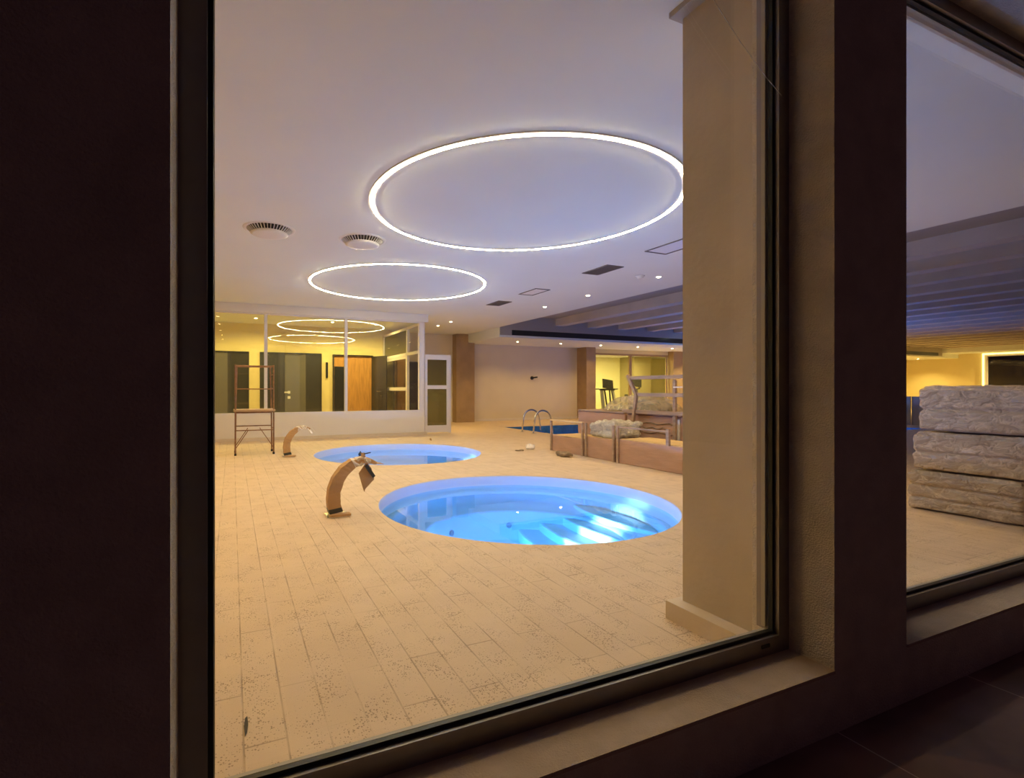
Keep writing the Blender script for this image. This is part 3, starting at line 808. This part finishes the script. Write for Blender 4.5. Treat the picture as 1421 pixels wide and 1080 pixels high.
# ------------------------------------------------------------------ waterspouts wrapped in cardboard
def water_spout(loc, label, scale=1.0, flap=True):
    X, Y, _ = loc
    t = thing('waterfall_spout', label, 'water spout', loc)
    VS = .94
    R = Matrix.Identity(3)
    # centre line in the xz plane
    ctrl = [(0, .0), (-.012, .06), (-.02, .14), (-.015, .24), (.02, .34), (.08, .43), (.16, .495), (.25, .525), (.32, .52), (.375, .495)]
    thick = [.115, .112, .108, .104, .098, .09, .075, .055, .035, .02]
    wid = [.11, .11, .11, .11, .11, .115, .125, .14, .165, .19]
    def strip(i0, i1, extra, m, name, amp=0, parent=t):
        b = bmesh.new(); prev = None
        # resample
        pts = []
        for i in range(i0, i1):
            for s in range(4):
                f_ = s / 4
                pts.append(tuple(ctrl[i][k] * (1 - f_) + ctrl[i + 1][k] * f_ for k in (0, 1)) + (thick[i] * (1 - f_) + thick[i + 1] * f_, wid[i] * (1 - f_) + wid[i + 1] * f_))
        pts.append(ctrl[i1] + (thick[i1], wid[i1]))
        rings = []
        for j, (px, pz, th, wd) in enumerate(pts):
            a = pts[max(j - 1, 0)]; c = pts[min(j + 1, len(pts) - 1)]
            tx, tz = c[0] - a[0], c[1] - a[1]; l = math.hypot(tx, tz); tx /= l; tz /= l
            nx, nz = -tz, tx
            ring_ = []
            for sn, sw in ((-1, -1), (-1, 1), (0, 1.04), (1, 1), (1, -1), (0, -1.04)):
                q = Vector((X + (px + nx * sn * (th / 2 + extra)) * scale, Y + sw * (wd / 2 + extra) * scale, (pz + nz * sn * (th / 2 + extra)) * scale * VS + .02))
                if amp:
                    q += Vector((noise.noise(q * 30), noise.noise(q * 31 + Vector((5, 0, 0))), noise.noise(q * 29))) * amp
                ring_.append(b.verts.new(q))
            rings.append(ring_)
        for A, B in zip(rings, rings[1:]):
            for k in range(6): b.faces.new((A[k], A[(k + 1) % 6], B[(k + 1) % 6], B[k]))
        b.faces.new(rings[0]); b.faces.new(rings[-1][::-1])
        return obj(name, b, m, parent)
    obj('base_plate', box(X - .09 * scale, X + .12 * scale, Y - .09 * scale, Y + .09 * scale, 0, .012), M['steel'], t, bevel=.003)
    obj('base_plate_edge', box(X - .06 * scale, X + .13 * scale, Y - .10 * scale, Y - .02 * scale, .012, .028), M['cardboard'], t)
    strip(0, 1, .002, M['steel'], 'steel_foot')
    strip(1, 9, -.012, M['steel'], 'steel_neck')
    b = strip(0, 1, .006, M['darkwrap'], 'dark_band'); b.scale = (1, 1, .75); b.location = (0, 0, .022)
    strip(1, 9, .004, M['cardboard'], 'cardboard_wrap', .006)
    # loose masking paper along the inside and top of the curve
    strip(6, 8, .007, M['tape'], 'masking_paper', .02)
    if flap:
        f = bmesh.new()
        def flat(pl, yo, th=.006):
            a = [f.verts.new((X + x * scale, Y + yo + (z * .12), z * scale)) for x, z in pl]
            b_ = [f.verts.new((X + x * scale, Y + yo + th + (z * .12), z * scale)) for x, z in pl]
            f.faces.new(a[::-1]); f.faces.new(b_)
            for i in range(len(pl)):
                j = (i + 1) % len(pl); f.faces.new((a[i], a[j], b_[j], b_[i]))
        flat([(.285, .50), (.205, .40), (.245, .25), (.255, .225), (.265, .25), (.355, .335), (.33, .44)], -.13)
        obj('cardboard_flap', f, M['cardboard'], t)
        f = bmesh.new()
        Bar(f, (X + .24 * scale, Y - .08, .50 * scale), (X + .44 * scale, Y - .05, .475 * scale), .09, .006)
        obj('cardboard_tongue', f, M['cardboard'], t)
        obj('tape_end', bar((X + .27 * scale, Y - .03, .49 * scale), (X + .26 * scale, Y - .02, .585 * scale), .045, .02), M['cardboard'], t)
        obj('strap', bar((X + .27, Y - .10, .475), (X + .35, Y - .10, .36), .02, .03), M['darkwrap'], t)
        obj('twist_tie', tube([(X + .265 * scale, Y - .04, .575 * scale), (X + .33 * scale, Y - .05, .588 * scale)], .005, 6), M['black'], t)
    else:
        f = bmesh.new()
        Bar(f, (X + .34 * scale, Y - .08, .50 * scale), (X + .40 * scale, Y - .12, .41 * scale), .07, .01)
        Bar(f, (X + .40 * scale, Y - .04, .50 * scale), (X + .46 * scale, Y - .05, .43 * scale), .05, .01)
        obj('torn_paper', f, M['tape'], t)
water_spout((.895, 4.83, 0), 'curved waterfall spout wrapped in cardboard with hanging flap beside the near whirlpool')
water_spout((.90, 9.36, 0), 'curved waterfall spout in pale wrapping beside the far whirlpool', 1.0, False)

# ------------------------------------------------------------------ scaffold
t = thing('scaffold_tower', 'rusty tubular scaffold tower with plank platform beside the glass room', 'scaffold', (.4, 10.1, 0))
x0, x1, y0, y1 = .05, .70, 9.86, 10.33
for x in (x0, x1):
    for y in (y0, y1):
        dx = .03 * (1 if x < .3 else -1) if y == y1 else 0
        obj('leg', tube([(x, y, .03), (x + dx * .3, y, .8), (x + dx, y, 1.64)], .014, 8), M['brass_pipe'], t)
        obj('foot', lathe([(0, 0), (.02, 0), (.02, .04), (0, .04)], 10, (x, y, 0)), M['black'], t)
for z in (.45, .50, 1.2, 1.62):
    for y in (y0, y1):
        if z == .5 and y == y0: continue
        if z == .45 and y == y1: continue
        obj('rail', tube([(x0, y, z), (x1, y, z)], .010, 8), M['brass_pipe'], t)
for z in (.47, 1.21, 1.47, 1.62):
    for x in (x0, x1):
        obj('side_rail', tube([(x, y0, z), (x, y1, z)], .009, 8), M['brass_pipe'], t)
for y in (y0, y1):
    for s in ((x0, x0 + .22), (x1, x1 - .22)):
        obj('brace', tube([(s[0], y, .12), (s[1], y, .46)], .008, 6), M['brass_pipe'], t)
obj('platform', box(x0 - .03, x1 + .03, y0 - .02, y1 + .02, .79, .825), M['plank'], t)
obj('platform_clamp', box(x0 + .02, x1 - .05, y0 + .1, y0 + .2, .755, .79), M['brass_pipe'], t)

# ------------------------------------------------------------------ crates and packing to the right
def crate(y0, y1, h, label, topm='cardtop', frame=True, post_h=.60):
    x0, x1 = 5.76, 6.42
    t = thing('packing_crate', label, 'crate', ((x0 + x1) / 2, (y0 + y1) / 2, 0))
    b = soft_box(x0, x1, y0, y1, .0, h, 8, .010, 3.0, y0, .012)
    obj('carton', b, M['cardboard2'], t)
    obj('lid', box(x0 + .02, x1 - .02, y0 + .03, y1 - .03, h + .002, h + .012), M[topm], t)
    for yy in (y0 + .01, y1 - .01):
        obj('post', box(x0 - .035, x0 - .005, yy - .02, yy + .02, 0, post_h), M['timber'], t)
    return t
c1 = crate(7.34, 8.32, .30, 'low cardboard crate with pale top rail, farthest in the front row')
obj('top_rail', box(5.72, 5.77, 7.34, 8.33, .585, .61), M['cardtop'], c1)
c2 = crate(6.54, 7.26, .36, 'low cardboard crate in the middle of the front row holding crumpled film')
c3 = crate(4.55, 6.46, .38, 'long low cardboard crate nearest the pillar in the front row', post_h=.60)
obj('top_rail', box(5.73, 5.755, 5.45, 6.46, .575, .595), M['timber'], c3)
obj('post', box(5.73, 5.77, 5.40, 5.45, .38, .62), M['timber'], c3)
def bundle(x0, x1, y0, y1, z0, z1, m, seed, amp=.05, cuts=14, dome=0.0):
    b = soft_box(x0, x1, y0, y1, z0, z1, cuts, 0, 1, 0, .05)
    cx_, cy_ = (x0 + x1) / 2, (y0 + y1) / 2
    for v in b.verts:
        if dome:
            k_ = max(0, 1 - ((v.co.y - cy_) / ((y1 - y0) / 2)) ** 2)
            h_ = (v.co.z - z0) / (z1 - z0)
            v.co.z = z0 + (v.co.z - z0) * (1 - dome + dome * k_ ** .6)
            v.co.x = cx_ + (v.co.x - cx_) * (1 - .3 * h_)
    displace(b, amp, 5, seed)
    zmin = min(v.co.z for v in b.verts)
    for v in b.verts:
        if v.co.z < z0: v.co.z = z0
    return b
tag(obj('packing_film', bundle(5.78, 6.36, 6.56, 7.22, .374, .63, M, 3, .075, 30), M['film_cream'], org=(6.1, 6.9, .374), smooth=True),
    'heap of crumpled cream packing film lying on the middle front crate', 'packing film')
# back row of tall cartons
def carton(y0, y1, z1, label, m, x0=6.72, x1=7.62):
    t = thing('tall_carton', label, 'carton', ((x0 + x1) / 2, (y0 + y1) / 2, 0))
    obj('carton_body', soft_box(x0, x1, y0, y1, 0, z1, 8, .012, 2.5, y0, .015), m, t)
    obj('edge_board', box(x0 - .02, x1 + .01, y0 + .01, y1 - .01, z1 + .004, z1 + .03), M['timber'], t)
    return t
carton(7.36, 8.75, .74, 'tall pale carton at the far end of the rear row', M['cardboard2'])
cc = carton(6.05, 7.30, .74, 'tall carton with torn creased cardboard in the middle of the rear row', M['cardboard2'])
obj('corner_strap', box(6.695, 6.715, 6.08, 6.14, .04, .70), M['tape'], cc)
b = bmesh.new()
for z, a, c_ in ((.60, 6.2, 7.2), (.52, 6.3, 6.9), (.44, 6.15, 7.25), (.33, 6.35, 6.7), (.29, 6.4, 6.65)):
    pts = [(6.708, a + (c_ - a) * i / 8, z + .018 * math.sin(i * 1.9 + z * 20)) for i in range(9)]
    Tube(b, pts, .008, 6)
obj('torn_crease', b, M['rag'], cc)
carton(4.6, 5.98, .74, 'tall ribbed carton at the pillar end of the rear row', M['cardboard3'])
wb_ = thing('wrapped_bundle', 'domed bundle in clear crinkled film on top of the rear cartons', 'bundle', (7.2, 7.6, .772))
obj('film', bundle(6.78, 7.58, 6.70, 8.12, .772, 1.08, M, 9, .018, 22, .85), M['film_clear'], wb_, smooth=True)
obj('cushion', bundle(6.92, 7.44, 6.85, 7.55, .78, 1.01, M, 5, .008, 8, .6), mat('olive_cushion', (0.10, 0.11, 0.08), .8), wb_)
# timber rack standing behind
t = thing('timber_rack', 'open rack of timber rails rising behind the crates beside the pillar', 'rack', (6.6, 6.0, 0))
for z, y0_, y1_ in ((1.40, 4.8, 7.15), (1.10, 4.8, 6.95), (.80, 4.8, 7.3)):
    obj('rail', box(6.60, 6.64, y0_, y1_, z - .03, z + .03), M['timber'], t)
obj('post', bar((6.60, 7.22, .0), (6.60, 7.02, .62), .05, .05), M['timber'], t)
obj('post', bar((6.60, 7.02, .62), (6.60, 6.94, 1.1), .05, .05), M['timber'], t)
obj('post', bar((6.60, 6.94, 1.1), (6.60, 7.16, 1.45), .05, .05), M['timber'], t)
obj('post', box(6.64, 6.68, 6.12, 6.17, 0, 1.35), M['timber'], t)
obj('post', box(6.64, 6.68, 4.85, 4.9, 0, 1.45), M['timber'], t)
obj('upper_slat', box(6.60, 6.63, 4.85, 6.12, 1.22, 1.24), M['tape'], t)

# scraps on the floor
def scrap(x, y, sx, sy, h, m, name, label, cat, seed):
    b = bmesh.new(); bmesh.ops.create_icosphere(b, subdivisions=3, radius=1)
    for v in b.verts:
        v.co = Vector((x + v.co.x * sx, y + v.co.y * sy, max(.002, h * .45 + v.co.z * h * .55)))
    displace(b, h * .6, 9, seed)
    for v in b.verts: v.co.z = max(.001, v.co.z)
    tag(obj(name, b, M[m], org=(x, y, 0)), label, cat)
scrap(5.42, 7.45, .10, .17, .09, 'rag', 'crumpled_rag', 'dark crumpled rag on the floor against the front crates', 'rag', 2)
scrap(5.45, 8.60, .10, .10, .08, 'tape', 'paper_scrap', 'crumpled pale paper scrap on the floor beyond the front crates', 'paper', 4)
scrap(5.10, 8.45, .09, .07, .03, 'rag', 'flat_offcut', 'thin flat offcut on the floor left of the paper scrap', 'offcut', 6)
scrap(4.22, 10.95, .03, .03, .07, 'cardboard', 'cardboard_stub', 'tiny brown stub standing on the floor by the glass room corner', 'stub', 8)
b = bmesh.new()
Prism(b, [(.040, 1.88), (.047, 1.90), (.052, 1.94), (.050, 1.985), (.042, 1.975), (.038, 1.93)], .001, .008)
tag(obj('fallen_leaf', b, M['leaf'], org=(.045, 1.93, 0)), 'tiny dark leaf on the stone floor just inside the left of the window', 'leaf')

# ------------------------------------------------------------------ wrapped mattress stack
def mattress_bundle(x0, x1, y0, y1, z0, z1, seed, label, n=3):
    t = thing('mattress_bundle', label, 'mattress bundle', ((x0 + x1) / 2, (y0 + y1) / 2, z0), 'wrapped mattresses stacked beyond the second window')
    hs = (z1 - z0 - .02) / n
    for k in range(n):
        off = .012 * math.sin(seed * 3 + k * 2)
        obj('mattress', soft_box(x0 + .02, x1 - .02, y0 + .025 + off, y1 - .025 + off, z0 + .01 + k * hs, z0 + .01 + (k + 1) * hs - .006, 5, .008, 3, seed + k, .028), M['mattress'], t, smooth=True)
    b = soft_box(x0, x1, y0, y1, z0 + .003, z1 - .003, 26, 0, 1, 0, .035)
    b.normal_update()
    for v in b.verts:
        c = v.co
        # waist between the layers and crinkles
        ph = ((c.z - z0) / hs) % 1.0
        w_ = -.028 * math.exp(-((min(ph, 1 - ph)) / .08) ** 2)
        q = c * 5 + Vector((seed * 3, 0, 0)); q.z *= 2
        ridg = 1 - abs(noise.noise(q)) * 2
        v.co += v.normal * (w_ + .012 * noise.fractal(c * 9 + Vector((0, seed, 0)), 1, 2, 3) + .006 * ridg)
        v.co.z = min(max(v.co.z, z0 + .001), z1 - .001)
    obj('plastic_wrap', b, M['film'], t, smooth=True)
mattress_bundle(6.28, 8.15, 2.03, 2.86, 0, .39, 1, 'bottom plastic wrapped grey mattress bundle of the stack seen through the right window')
mattress_bundle(6.30, 8.15, 1.90, 2.83, .39, .78, 2, 'middle plastic wrapped grey mattress bundle of the stack seen through the right window', 2)
mattress_bundle(6.33, 8.15, 1.80, 2.79, .78, 1.24, 3, 'topmost plastic wrapped grey mattress bundle of the stack seen through the right window', 2)
